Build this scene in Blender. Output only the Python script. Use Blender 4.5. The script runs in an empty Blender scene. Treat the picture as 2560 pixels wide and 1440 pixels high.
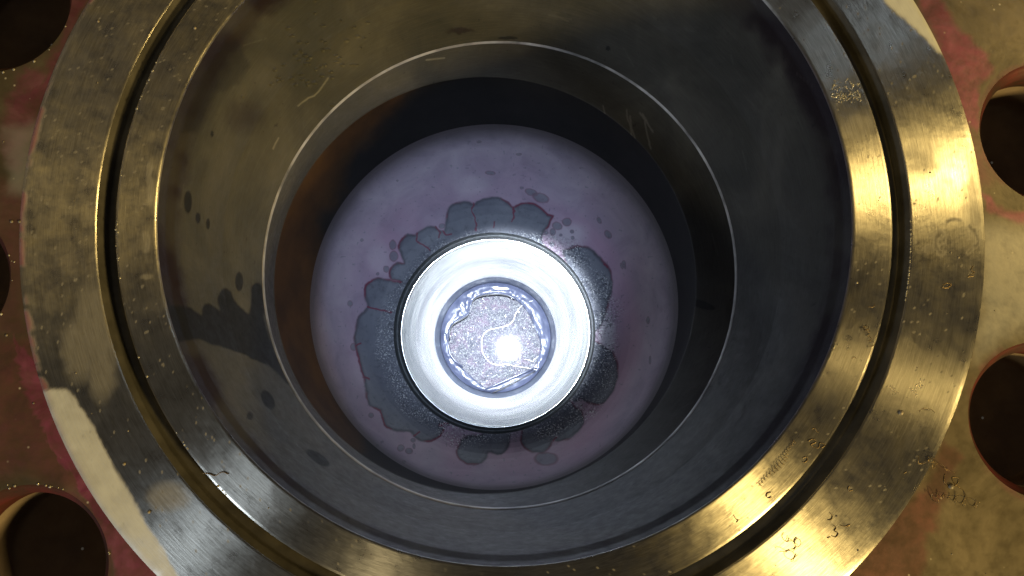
import bpy, math, random
import numpy as np
from mathutils import Vector, Matrix

random.seed(4); rng = np.random.default_rng(4)
scene = bpy.context.scene
COL = scene.collection
R0 = 0.100            # bore radius at the flange face, metres; flange face is z = 0, bore axis is -Z

# ------------------------------------------------------------------ camera
FPX = 1950.0; PITCH = math.radians(8.155); YAW = math.radians(1.063)
CAM = Vector((-0.00286, -0.05551, 0.21847))
cd = bpy.data.cameras.new('camera'); cam = bpy.data.objects.new('camera', cd); COL.objects.link(cam)
cd.sensor_width = 36.0; cd.lens = 36.0 * FPX / 2560.0
cd.clip_start = 0.002; cd.clip_end = 50.0
FW = np.array([math.sin(YAW), math.sin(PITCH) * math.cos(YAW), -math.cos(PITCH) * math.cos(YAW)])
RT = np.array([math.cos(YAW), -math.sin(YAW) * math.sin(PITCH), math.sin(YAW) * math.cos(PITCH)]); UP = np.cross(RT, FW)
cam.matrix_world = Matrix(((RT[0], UP[0], -FW[0], CAM.x), (RT[1], UP[1], -FW[1], CAM.y), (RT[2], UP[2], -FW[2], CAM.z), (0, 0, 0, 1)))
scene.camera = cam
C0 = np.array(CAM)

# ------------------------------------------------------------------ world, lamps, exposure
w = bpy.data.worlds.new('World'); scene.world = w; w.use_nodes = True
bg = w.node_tree.nodes['Background']; bg.inputs[0].default_value = (1.0, 0.87, 0.68, 1); bg.inputs[1].default_value = 0.038
scene.cycles.blur_glossy = 1.0
vs = scene.view_settings; vs.view_transform = 'Standard'; vs.look = 'None'; vs.exposure = 0.0; vs.gamma = 1.0; vs.use_curve_mapping = False

def aim(o, target):
    d = Vector(target) - o.location
    o.rotation_euler = d.to_track_quat('-Z', 'Y').to_euler()

def area(name, az, el, dist, size, power, col, target=(0, 0, 0), sy=None):
    l = bpy.data.lights.new(name, 'AREA'); o = bpy.data.objects.new(name, l); COL.objects.link(o)
    l.energy = power; l.color = col; l.size = size
    if sy: l.shape = 'RECTANGLE'; l.size_y = sy
    a, e = math.radians(az), math.radians(el)
    o.location = Vector(target) + Vector((math.cos(a) * math.cos(e), math.sin(a) * math.cos(e), math.sin(e))) * dist
    aim(o, target); return o

def spot(name, loc, target, cone, blend, power, col, rad):
    l = bpy.data.lights.new(name, 'SPOT'); o = bpy.data.objects.new(name, l); COL.objects.link(o)
    l.energy = power; l.color = col; l.spot_size = math.radians(cone); l.spot_blend = blend; l.shadow_soft_size = rad
    o.location = loc; aim(o, target); return o

WARM = (1.0, 0.70, 0.23)
# hand torch held beside the camera, shining down the bore: narrow hot beam and its wider ring
TORCH = (0.010, 0.004, 0.240)
spot('torch_beam', TORCH, (-0.016, 0.010, -0.150), 26.0, 0.70, 3.0, (0.62, 0.77, 1.0), 0.006)
spot('torch_hotspot', TORCH, (0.0, -0.0175, -0.190), 13.2, 0.40, 60.0, (0.84, 0.92, 1.0), 0.006)
# workshop lamps
area('work_lamp_low_right', -43, 24, 0.9, 0.07, 11.0, WARM, sy=0.10)
area('work_lamp_right', 17, 33, 1.0, 0.06, 4.0, WARM, sy=0.10)
area('work_lamp_side', -12, 29, 1.0, 0.04, 1.0, WARM, sy=0.10)
area('work_lamp_bottom', -113, 28, 1.0, 0.05, 1.6, (1.0, 0.80, 0.42), sy=0.08)
area('window_low_left', -141, 20, 1.1, 0.14, 3.2, (0.78, 0.90, 1.0), sy=0.12)
area('window_far', 38, 34, 1.2, 0.16, 0.25, (0.74, 0.88, 1.0), sy=0.12)
area('room_lamp_left', 160, 26, 1.2, 0.70, 0.2, (1.0, 0.80, 0.55), sy=0.3)

# ------------------------------------------------------------------ pixels <-> places
def unproj(u, v, z):
    """pixel (2560x1440) -> world point on the plane at height z (a part of the casting)"""
    u = np.asarray(u, float); v = np.asarray(v, float)
    d = ((u - 1280) / FPX)[..., None] * RT + ((720 - v) / FPX)[..., None] * UP + FW
    t = (z - C0[2]) / d[..., 2]
    return C0 + d * t[..., None]

def proj(P):
    d = P - C0; f = d @ FW
    return 1280 + FPX * (d @ RT) / f, 720 - FPX * (d @ UP) / f

def ring_px(l, r, t, b, z):
    z *= R0
    m = (t + b) / 2; n = (l + r) / 2
    P = unproj([l, r, n, n], [m, m, t, b], z)
    cx = (P[0, 0] + P[1, 0]) / 2; cy = (P[2, 1] + P[3, 1]) / 2
    R = ((P[1, 0] - P[0, 0]) / 2 + (P[2, 1] - P[3, 1]) / 2) / 2
    return (cx, cy, z, R)

# ------------------------------------------------------------------ mesh helpers
def link(name, me, mat, parent=None):
    o = bpy.data.objects.new(name, me); COL.objects.link(o)
    if mat: me.materials.append(mat)
    if parent: o.parent = parent
    return o

def mesh(name, V, F, smooth=True):
    me = bpy.data.meshes.new(name)
    V = np.asarray(V, np.float32)
    me.from_pydata(V.tolist(), [], F) if not isinstance(F, np.ndarray) else _fast(me, V, F)
    if smooth: me.polygons.foreach_set('use_smooth', np.ones(len(me.polygons), bool))
    me.update(); return me

def _fast(me, V, F):
    n, k = F.shape
    me.vertices.add(len(V)); me.vertices.foreach_set('co', V.ravel())
    me.loops.add(n * k); me.loops.foreach_set('vertex_index', F.astype(np.int32).ravel())
    me.polygons.add(n); me.polygons.foreach_set('loop_start', np.arange(0, n * k, k, dtype=np.int32))
    me.update(calc_edges=True); me.validate()

def setattr_f(me, name, vals):
    a = me.attributes.new(name, 'FLOAT', 'POINT'); a.data.foreach_set('value', np.asarray(vals, np.float32))

def loft(name, rings, n, sub, mat, parent, attrs=None, smooth=True):
    """surface through circles (cx, cy, z, R); sub = rows between neighbours; faces look at the axis / up"""
    rows = []
    subs = sub if isinstance(sub, (list, tuple)) else [sub] * (len(rings) - 1)
    for i in range(len(rings) - 1):
        a, b = np.array(rings[i]), np.array(rings[i + 1])
        for k in range(subs[i]): rows.append(a + (b - a) * k / subs[i])
    rows.append(np.array(rings[-1])); rows = np.array(rows)
    ph = np.linspace(0, 2 * math.pi, n, endpoint=False)
    V = np.stack([rows[:, 0:1] + rows[:, 3:4] * np.cos(ph), rows[:, 1:2] + rows[:, 3:4] * np.sin(ph), np.repeat(rows[:, 2:3], n, 1)], -1).reshape(-1, 3)
    m = len(rows); i, j = np.meshgrid(np.arange(m - 1), np.arange(n), indexing='ij')
    j2 = (j + 1) % n
    F = np.stack([i * n + j, i * n + j2, (i + 1) * n + j2, (i + 1) * n + j], -1).reshape(-1, 4)[:, ::-1]
    me = mesh(name, V, F, smooth)
    if attrs: attrs(me, V)
    return link(name, me, mat, parent)

def empty(name, loc=(0, 0, 0)):
    o = bpy.data.objects.new(name, None); o.location = loc; o.empty_display_size = 0.01; COL.objects.link(o); return o

def tag(o, label=None, cat=None, group=None, kind=None):
    if label: o['label'] = label
    if cat: o['category'] = cat
    if group: o['group'] = group
    if kind: o['kind'] = kind
    return o

# ------------------------------------------------------------------ outlines in the picture -> masks on surfaces
def vnoise(x, y, seed=0):
    r = np.random.default_rng(seed); T = r.random((64, 64))
    xi = np.floor(x).astype(int); yi = np.floor(y).astype(int); fx = x - xi; fy = y - yi
    fx = fx * fx * (3 - 2 * fx); fy = fy * fy * (3 - 2 * fy)
    g = lambda a, b: T[a % 64, b % 64]
    return (g(xi, yi) * (1 - fx) + g(xi + 1, yi) * fx) * (1 - fy) + (g(xi, yi + 1) * (1 - fx) + g(xi + 1, yi + 1) * fx) * fy

def fbm(x, y, s, seed=0, o=3):
    t = 0; a = 0.5
    for k in range(o): t = t + a * vnoise(x / s * 2 ** k + 17 * k, y / s * 2 ** k + 9 * k, seed + k); a /= 2
    return t / (1 - 0.5 ** o)

def sdf(u, v, poly, closed=True):
    """signed distance in pixels, negative inside"""
    P = np.asarray(poly, float); n = len(P)
    d = np.full(u.shape, 1e9); ins = np.zeros(u.shape, bool)
    for k in range(n if closed else n - 1):
        a, b = P[k], P[(k + 1) % n]; e = b - a
        wu, wv = u - a[0], v - a[1]
        t = np.clip((wu * e[0] + wv * e[1]) / (e @ e + 1e-9), 0, 1)
        d = np.minimum(d, (wu - t * e[0]) ** 2 + (wv - t * e[1]) ** 2)
        if closed:
            c = ((a[1] > v) != (b[1] > v)) & (u < (b[0] - a[0]) * (v - a[1]) / (b[1] - a[1] + 1e-12) + a[0]); ins ^= c
    d = np.sqrt(d)
    return np.where(ins, -d, d) if closed else d

def catmull(pts, n=6, closed=True):
    P = np.asarray(pts, float); m = len(P); out = []
    for k in range(m if closed else m - 1):
        g = (lambda i: P[i % m]) if closed else (lambda i: P[min(max(i, 0), m - 1)])
        p0, p1, p2, p3 = g(k - 1), g(k), g(k + 1), g(k + 2)
        for t in np.linspace(0, 1, n, endpoint=False):
            out.append(0.5 * (2 * p1 + (p2 - p0) * t + (2 * p0 - 5 * p1 + 4 * p2 - p3) * t * t + (3 * p1 - p0 - 3 * p2 + p3) * t ** 3))
    if not closed: out.append(P[-1])
    return np.array(out)

def sm(x, a, b):
    t = np.clip((x - a) / (b - a), 0, 1); return t * t * (3 - 2 * t)

def c7(L): return [(860 + x / 2, 460 + y / 2) for x, y in L]
def c3(L): return [(1700 + x / 2, y / 2) for x, y in L]
def c4(L): return [(x / 2, 720 + y / 2) for x, y in L]
def c6(L): return [(1700 + x / 2, 720 + y / 2) for x, y in L]
def c8(L): return [(1060 + x / 4, 660 + y / 4) for x, y in L]

# ------------------------------------------------------------------ materials
class NT:
    def __init__(s, name):
        s.m = bpy.data.materials.new(name); s.m.use_nodes = True; s.t = s.m.node_tree; s.n = s.t.nodes
        s.b = s.n['Principled BSDF']
    def node(s, ty, **kw):
        x = s.n.new(ty)
        for k, v in kw.items(): setattr(x, k, v)
        return x
    def lk(s, a, b): s.t.links.new(a, b)
    def attr(s, name): x = s.node('ShaderNodeAttribute'); x.attribute_name = name; return x.outputs['Fac']
    def pos(s): return s.node('ShaderNodeNewGeometry').outputs['Position']
    def noise(s, vec, scale, detail=4, rough=0.55, dist=0):
        x = s.node('ShaderNodeTexNoise'); x.inputs['Scale'].default_value = scale; x.inputs['Detail'].default_value = detail
        x.inputs['Roughness'].default_value = rough; x.inputs['Distortion'].default_value = dist
        s.lk(vec, x.inputs['Vector']); return x.outputs['Fac']
    def math(s, op, a, b=None, clamp=False):
        x = s.node('ShaderNodeMath', operation=op); x.use_clamp = clamp
        for i, q in enumerate((a, b)):
            if q is None: continue
            if isinstance(q, (int, float)): x.inputs[i].default_value = q
            else: s.lk(q, x.inputs[i])
        return x.outputs[0]
    def ramp(s, f, stops):
        x = s.node('ShaderNodeValToRGB'); e = x.color_ramp.elements
        while len(e) > 1: e.remove(e[-1])
        for i, (p, c) in enumerate(stops):
            q = e[0] if i == 0 else e.new(p)
            q.position = p; q.color = (*c, 1) if len(c) == 3 else c
        s.lk(f, x.inputs[0]); return x.outputs[0]
    def rng(s, f, a, b, c, d):
        x = s.node('ShaderNodeMapRange'); s.lk(f, x.inputs[0])
        for i, q in enumerate((a, b, c, d)): x.inputs[i + 1].default_value = q
        return x.outputs[0]
    def mix(s, f, a, b, mode='MIX'):
        x = s.node('ShaderNodeMix', data_type='RGBA', blend_type=mode)
        for q, i in ((f, 0), (a, 6), (b, 7)):
            if isinstance(q, (int, float)): x.inputs[i].default_value = q
            elif isinstance(q, tuple): x.inputs[i].default_value = (*q, 1) if len(q) == 3 else q
            else: s.lk(q, x.inputs[i])
        return x.outputs[2]
    def polar(s, kr, kp, kz=0, cen=(0, 0, 0)):
        g = s.node('ShaderNodeSeparateXYZ'); sub = s.node('ShaderNodeVectorMath', operation='SUBTRACT'); sub.inputs[1].default_value = cen
        s.lk(s.pos(), sub.inputs[0]); s.lk(sub.outputs[0], g.inputs[0])
        x, y, z = g.outputs
        r = s.math('SQRT', s.math('ADD', s.math('MULTIPLY', x, x), s.math('MULTIPLY', y, y)))
        # unit direction instead of an angle: no seam
        c = s.node('ShaderNodeCombineXYZ')
        s.lk(s.math('ADD', s.math('MULTIPLY', r, kr), s.math('MULTIPLY', z, kz)), c.inputs[0])
        s.lk(s.math('MULTIPLY', s.math('DIVIDE', x, r), kp), c.inputs[1]); s.lk(s.math('MULTIPLY', s.math('DIVIDE', y, r), kp), c.inputs[2])
        return c.outputs[0]
    def bump(s, h, strength, dist, prev=None):
        x = s.node('ShaderNodeBump'); x.inputs['Strength'].default_value = strength; x.inputs['Distance'].default_value = dist
        s.lk(h, x.inputs['Height'])
        if prev is not None: s.lk(prev, x.inputs['Normal'])
        return x.outputs[0]
    def turned(s, aniso, rot=0.25):
        t = s.node('ShaderNodeTangent', direction_type='RADIAL', axis='Z'); s.lk(t.outputs[0], s.b.inputs['Tangent'])
        s.b.inputs['Anisotropic'].default_value = aniso; s.b.inputs['Anisotropic Rotation'].default_value = rot

def set_in(b, **kw):
    for k, v in kw.items():
        b.inputs[k.replace('_', ' ')].default_value = v

ANISO, AROT = 0.95, 0.25
def face_material(name, metal=1.0):
    s = NT(name); p = s.pos()
    br = s.noise(s.polar(3800, 26, 0), 1.0, 3, 0.65)
    br2 = s.noise(s.polar(1300, 12, 0), 1.0, 3, 0.6)
    bl = s.noise(p, 38, 4, 0.6, 0.4); bl2 = s.noise(p, 160, 4, 0.65)
    col = s.ramp(bl, [(0.3, (0.36, 0.34, 0.31)), (0.5, (0.46, 0.44, 0.40)), (0.7, (0.56, 0.53, 0.48))])
    col = s.mix(s.rng(br, 0.40, 0.65, 0.0, 0.6), col, (0.70, 0.68, 0.64)); col = s.mix(s.rng(br2, 0.5, 0.7, 0.0, 0.4), col, (0.26, 0.24, 0.2))
    smut = s.math('MULTIPLY', s.rng(bl2, 0.5, 0.75, 0, 1), s.rng(bl, 0.62, 0.40, 0, 1))
    col = s.mix(s.math('MULTIPLY', smut, 0.4), col, (0.10, 0.085, 0.06))
    col = s.mix(s.attr('smudge'), col, (0.05, 0.045, 0.035))
    col = s.mix(s.math('MULTIPLY', s.attr('red'), 0.85), col, (0.24, 0.02, 0.05))
    col = s.mix(s.attr('cream'), col, (0.46, 0.48, 0.49))
    s.lk(col, s.b.inputs['Base Color'])
    film = s.math('MAXIMUM', s.attr('cream'), s.math('MULTIPLY', s.attr('red'), 0.7), True)
    film = s.math('MAXIMUM', film, s.math('MULTIPLY', s.attr('smudge'), 0.8), True)
    s.lk(s.math('MULTIPLY', s.math('SUBTRACT', 1.0, film), metal), s.b.inputs['Metallic'])
    s.lk(s.rng(s.math('ADD', bl2, s.math('MULTIPLY', film, 0.6)), 0.3, 1.0, 0.25, 0.52), s.b.inputs['Roughness'])
    s.turned(ANISO, AROT)
    n = s.bump(br, 0.4, 0.00006); n = s.bump(br2, 0.35, 0.00012, n); n = s.bump(bl, 0.12, 0.0008, n)
    s.lk(n, s.b.inputs['Normal'])
    return s.m

def flange_material():
    s = NT('oily_flange_steel'); p = s.pos()
    a = s.noise(p, 45, 5, 0.62, 0.6); b = s.noise(p, 260, 4, 0.6)
    col = s.ramp(a, [(0.28, (0.045, 0.037, 0.024)), (0.5, (0.085, 0.069, 0.043)), (0.72, (0.14, 0.115, 0.075))])
    col = s.mix(s.rng(b, 0.55, 0.75, 0, 0.5), col, (0.05, 0.035, 0.02))
    red = s.math('MULTIPLY', s.attr('red'), s.math('MULTIPLY', s.rng(b, 0.3, 0.6, 0.6, 1.0), s.rng(a, 0.3, 0.6, 0.55, 1.0)))
    dk = s.mix(s.rng(s.noise(p, 75, 4, .65, .8), .35, .65, 0, 1), (0.045, 0.012, 0.014), (0.12, 0.035, 0.035))
    mg = s.mix(s.rng(s.noise(p, 95, 4, .65, .8), .35, .65, 0, 1), (0.13, 0.012, 0.05), (0.24, 0.06, 0.12))
    col = s.mix(red, col, s.mix(s.attr('magenta'), dk, mg))
    col = s.mix(s.attr('cream'), col, (0.46, 0.48, 0.49))
    sp = s.node('ShaderNodeTexVoronoi'); sp.inputs['Scale'].default_value = 230; s.lk(p, sp.inputs['Vector'])
    fl = s.math('MULTIPLY', s.rng(sp.outputs['Distance'], 0.0, 0.10, 1, 0), s.rng(s.noise(p, 60, 2), 0.5, 0.6, 0, 1))
    col = s.mix(fl, col, (0.55, 0.5, 0.4))
    s.lk(col, s.b.inputs['Base Color']); set_in(s.b, Metallic=0.35)
    s.lk(s.rng(b, 0.3, 0.8, 0.28, 0.5), s.b.inputs['Roughness'])
    n = s.bump(b, 0.2, 0.0002); n = s.bump(a, 0.1, 0.001, n); s.lk(n, s.b.inputs['Normal'])
    return s.m

def bore_material():
    s = NT('honed_bore_steel'); p = s.pos()
    br = s.noise(s.polar(0, 10, 2500), 1.0, 3, 0.6)
    bl = s.noise(p, 28, 5, 0.6, 0.5); fine = s.noise(p, 330, 4, 0.65)
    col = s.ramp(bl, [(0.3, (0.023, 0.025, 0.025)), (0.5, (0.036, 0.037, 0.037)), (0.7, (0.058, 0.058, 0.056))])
    col = s.mix(s.rng(br, 0.4, 0.7, 0, 0.04), col, (0.30, 0.29, 0.28))
    col = s.mix(s.rng(fine, 0.62, 0.78, 0, 0.5), col, (0.06, 0.06, 0.06))
    col = s.mix(s.math('MULTIPLY', s.attr('dark_tint'), 0.9), col, (0.010, 0.006, 0.010))
    col = s.mix(s.math('MULTIPLY', s.attr('oil_shade'), 0.92), col, (0.006, 0.007, 0.011))
    col = s.mix(s.math('MULTIPLY', s.attr('scratch'), 0.35), col, (0.30, 0.30, 0.30))
    s.lk(col, s.b.inputs['Base Color'])
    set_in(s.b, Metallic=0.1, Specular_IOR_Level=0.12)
    r = s.rng(fine, 0.3, 0.8, 0.36, 0.55)
    s.lk(s.math('ADD', r, s.math('MULTIPLY', s.attr('oil_shade'), 0.1)), s.b.inputs['Roughness'])
    n = s.bump(br, 0.04, 0.00004); n = s.bump(s.attr('blister'), 0.8, 0.0006, n); n = s.bump(bl, 0.2, 0.003, n)
    s.lk(n, s.b.inputs['Normal'])
    return s.m

def floor_material():
    s = NT('dye_stained_chamber_steel'); p = s.pos()
    bl = s.noise(p, 55, 5, 0.6, 0.6); fine = s.noise(p, 420, 4, 0.6); mott = s.noise(p, 20, 3, 0.5)
    dye = s.ramp(bl, [(0.3, (0.22, 0.195, 0.26)), (0.5, (0.30, 0.26, 0.335)), (0.72, (0.37, 0.33, 0.40))])
    dye = s.mix(s.math('MULTIPLY', s.attr('pink'), s.rng(mott, 0.3, 0.6, 0.45, 0.9)), dye, (0.42, 0.25, 0.36))
    dye = s.mix(s.rng(fine, 0.66, 0.76, 0, 0.5), dye, (0.12, 0.10, 0.14))
    bare = s.ramp(bl, [(0.3, (0.12, 0.128, 0.165)), (0.6, (0.165, 0.175, 0.215)), (0.8, (0.21, 0.22, 0.255))])
    bare = s.mix(s.rng(fine, 0.55, 0.7, 0, 0.45), bare, (0.06, 0.065, 0.075))
    col = s.mix(s.attr('pale'), dye, (0.55, 0.53, 0.58))
    col = s.mix(s.attr('bare'), col, bare)
    col = s.mix(s.attr('rim'), col, (0.05, 0.045, 0.06))
    col = s.mix(s.math('MULTIPLY', s.attr('vein'), 0.9), col, (0.16, 0.018, 0.05))
    pit = s.noise(p, 900, 3, 0.7)
    pm = s.math('MULTIPLY', s.rng(pit, 0.53, 0.62, 0, 0.85), s.attr('pitted'))
    col = s.mix(pm, col, (0.025, 0.028, 0.035))
    glint = s.math('MULTIPLY', s.rng(s.noise(p, 1300, 2, 0.6), 0.56, 0.63, 0, 1), s.attr('pitted'))
    col = s.mix(glint, col, (0.62, 0.64, 0.66))  # glints on the collar, painted as bright specks
    col = s.mix(s.attr('oil_shade'), col, (0.035, 0.028, 0.03))  # on this floor: shade outside the torch beam, put into the colour
    s.lk(col, s.b.inputs['Base Color'])
    set_in(s.b, Roughness=0.5, Metallic=0.0, Specular_IOR_Level=0.25)
    h = s.math('SUBTRACT', s.math('MULTIPLY', fine, 0.25), pm)
    n = s.bump(h, 0.5, 0.0005); n = s.bump(bl, 0.15, 0.002, n); s.lk(n, s.b.inputs['Normal'])
    return s.m

def simple(name, col, metal=0.0, rough=0.5, aniso=0, col2=None, scale=200, bump=0.0, coat=0.0, trans=0.0, spec=0.5):
    s = NT(name); p = s.pos(); f = s.noise(p, scale, 4, 0.6)
    c = s.mix(s.rng(f, 0.35, 0.65, 0, 1), col, col2 or tuple(x * 0.8 for x in col))
    s.lk(c, s.b.inputs['Base Color']); set_in(s.b, Metallic=metal)
    s.lk(s.rng(f, 0.3, 0.7, rough * 0.85, min(1, rough * 1.15)), s.b.inputs['Roughness'])
    if aniso: s.turned(aniso)
    if bump: s.lk(s.bump(f, bump, 0.0004), s.b.inputs['Normal'])
    set_in(s.b, Specular_IOR_Level=spec)
    set_in(s.b, Coat_Weight=coat, Transmission_Weight=trans)
    return s.m

M_FACE = face_material('turned_face_steel')
M_FLANGE = flange_material()
M_BORE = bore_material()
M_FLOOR = floor_material()
M_GROOVE = simple('dark_groove_steel', (0.10, 0.095, 0.085), 0.7, 0.33, 0, (0.18, 0.17, 0.15), 90, 0.2)
M_EDGE = simple('bright_edge_highlight', (0.42, 0.41, 0.40), 0.5, 0.4, 0, (0.10, 0.10, 0.10), 60, 0.4)  # bevel highlight of the shoulder edge, put into a light base colour
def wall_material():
    s = NT('lit_shaded_chamber_wall'); p = s.pos(); f = s.noise(p, 40, 4, .6)
    br = s.ramp(f, [(.3, (.018, .010, .004)), (.7, (.06, .032, .010))]); bk = s.ramp(f, [(.3, (.006, .006, .007)), (.7, (.014, .013, .014))])  # lamp-lit brown and shaded black, both put into the wall colour
    s.lk(s.mix(s.attr('lamp_brown'), bk, br), s.b.inputs['Base Color']); set_in(s.b, Roughness=.55, Specular_IOR_Level=.05); return s.m
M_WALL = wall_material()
M_SLEEVE = simple('blue_grey_sleeve_steel', (0.10, 0.12, 0.17), 0.4, 0.4, 0, (0.14, 0.16, 0.21), 180, 0.1)
M_HOLE = simple('bolt_hole_steel', (0.11, 0.085, 0.065), 0.1, 0.5, 0, (0.19, 0.15, 0.12), 60, 0.3)
M_RIM = simple('bolt_hole_rim_steel', (0.03, 0.02, 0.016), 0.2, 0.4, 0, (0.07, 0.015, 0.015), 110, 0.2, spec=0.3)
M_CHIP = simple('dark_swarf_steel', (0.11, 0.08, 0.04), 0.7, 0.4, 0, (0.20, 0.14, 0.07), 900)
M_BRIGHT = simple('bright_filings_steel', (0.55, 0.56, 0.58), 1.0, 0.25, 0, (0.10, 0.10, 0.13), 900)
M_FILM = simple('pale_blue_plastic_film', (0.055, 0.062, 0.10), 0.0, 0.33, 0, (0.03, 0.036, 0.065), 130, 0.1, 0.15, 0.1)
M_WIRE = simple('pale_wire', (0.5, 0.49, 0.47), 0.3, 0.35)
M_DROP = simple('oil_droplet', (0.35, 0.33, 0.28), 0.0, 0.2, 0, None, 100, 0, 0.4, 0.3)

# ------------------------------------------------------------------ the flanged casting
body = empty('flanged_casting')
tag(body, 'round steel flanged casting with stepped bore, ring groove and bolt holes', 'flange')

RF_IN, RF_OUT = 1.168 * R0, 1.376 * R0
ST = 0.004 * R0     # raised face height

def face_attrs(me, V):
    u, v = proj(V); n1 = fbm(u, v, 26, 1) - .5; n2 = fbm(u, v, 90, 5) - .5; n3 = fbm(u, v, 9, 8) - .5
    uu, vv = u + n1 * 22 + n3 * 6, v + n2 * 26
    r = np.hypot(V[:, 0], V[:, 1]) / R0
    cream = np.zeros(len(u))
    for P in ([(60, 990), (128, 974), (165, 973), (190, 1000), (260, 1115), (330, 1245), (390, 1345), (450, 1450), (300, 1470), (100, 1180)],
              [(2190, -30), (2215, 10), (2290, 75), (2345, 130), (2440, 160), (2330, -30)]):
        cream = np.maximum(cream, sm(-sdf(u + n1 * 16 + n3 * 6, v + n2 * 12, P), -6, 6) * (.8 + .35 * n1))
    red = np.zeros(len(u)); sd = np.zeros(len(u))
    # red seeping over the rim of the raised face
    red = np.maximum(red, sm(r + n2 * .03 + n1 * .02, 1.362, 1.380) * sm(n2 + n1 * .4, -.12, .05) * 0.8 * sm(u, 500, 200))
    red = np.maximum(red, sm(-sdf(uu, vv, [(310, 255), (335, 210), (350, 215), (325, 290), (300, 350)]), -6, 6) * .4)
    # dark ring-shaped print on the right, smudges
    d = np.abs(np.hypot((uu - 2390), (vv - 600)) - 52); sd = np.maximum(sd, sm(-d, -9, -1) * sm(fbm(u, v, 30, 3), .42, .6) * .8)
    d = np.hypot((uu - 2350) / 16, (vv - 605) / 40); sd = np.maximum(sd, sm(-d, -1.2, -.6) * sm(fbm(u, v, 12, 4), .35, .6) * .9)
    d = np.hypot((uu - 2325) / 14, (vv - 622) / 14); sd = np.maximum(sd, sm(-d, -1.2, -.6) * .5)
    for (x, y, a, b) in ((240, 830, 60, 130), (255, 920, 40, 90), (200, 880, 50, 80), (420, 1240, 60, 40), (375, 455, 10, 60), (362, 600, 14, 30), (365, 690, 20, 8), (2290, 400, 70, 60), (2440, 480, 40, 140), (2150, 320, 40, 40)):
        d = np.hypot((uu - x) / a, (vv - y) / b); sd = np.maximum(sd, sm(-d, -1.2, -.3) * .45)
    sp = fbm(u, v, 5, 21, 1); sd = np.maximum(sd, sm(sp, .93, .97) * .8)
    setattr_f(me, 'cream', cream); setattr_f(me, 'red', red); setattr_f(me, 'smudge', sd)

c = lambda z, R: (0.0, 0.0, z * R0, R * R0)
loft('raised_face', [(0, 0, -ST - .0002, RF_OUT + .0012), (0, 0, -ST * .8, RF_OUT + .0007), (0, 0, -ST * .2, RF_OUT), (0, 0, 0, RF_OUT - .0008), (0, 0, 0, RF_IN + .00022), (0, 0, -.0003, RF_IN)],
     1440, [3, 3, 2, 46, 2], M_FACE, body, face_attrs)
loft('ring_groove', [(0, 0, -.0003, RF_IN), (0, 0, -.0046, RF_IN - .0012), (0, 0, -.0050, RF_IN - .0016), (0, 0, -.0050, 1.128 * R0), (0, 0, -.0046, 1.124 * R0), (0, 0, -.0004, 1.1150 * R0)],
     512, [3, 1, 2, 1, 3], M_GROOVE, body)
loft('inner_face', [c(-.004, 1.115), c(0, 1.110), c(0, 1.0045), c(-.002, 1.001), c(-.010, 1.0)], 1440, [2, 26, 3, 2], M_FACE, body, face_attrs)

# outer flange plate with twelve bolt holes
BC = 1.63 * R0; HR = 0.206 * R0; PH0 = math.radians(7.8); NB = 12
def flange_plate():
    Vs, Fs = [], []; off = 0; N, M = 240, 56
    half = math.pi / NB; ri, ro = RF_OUT - .001, 2.15 * R0
    for k in range(NB):
        p0 = PH0 + k * 2 * half; hc = np.array([BC, 0.0])
        # sector outline points (polar box) by marching the perimeter
        q = N // 4
        out = [(ro, a) for a in np.linspace(-half, half, q, endpoint=False)] + [(r, half) for r in np.linspace(ro, ri, q, endpoint=False)] + \
              [(ri, a) for a in np.linspace(half, -half, q, endpoint=False)] + [(r, -half) for r in np.linspace(ri, ro, q, endpoint=False)]
        O = np.array([(r * math.cos(a), r * math.sin(a)) for r, a in out])
        ang = np.arctan2(O[:, 1] - hc[1], O[:, 0] - hc[0])
        H = hc + HR * 1.07 * np.stack([np.cos(ang), np.sin(ang)], -1)
        t = np.linspace(0, 1, M + 1)[:, None, None] ** 1.15
        G = H[None] * (1 - t) + O[None] * t
        cs, sn = math.cos(p0), math.sin(p0)
        X = G[..., 0] * cs - G[..., 1] * sn; Y = G[..., 0] * sn + G[..., 1] * cs
        Vs.append(np.stack([X, Y, np.full_like(X, -ST)], -1).reshape(-1, 3))
        i, j = np.meshgrid(np.arange(M), np.arange(N), indexing='ij'); j2 = (j + 1) % N
        Fs.append(np.stack([i * N + j, (i + 1) * N + j, (i + 1) * N + j2, i * N + j2], -1).reshape(-1, 4) + off); off += (M + 1) * N
    return np.concatenate(Vs), np.concatenate(Fs)

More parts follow.
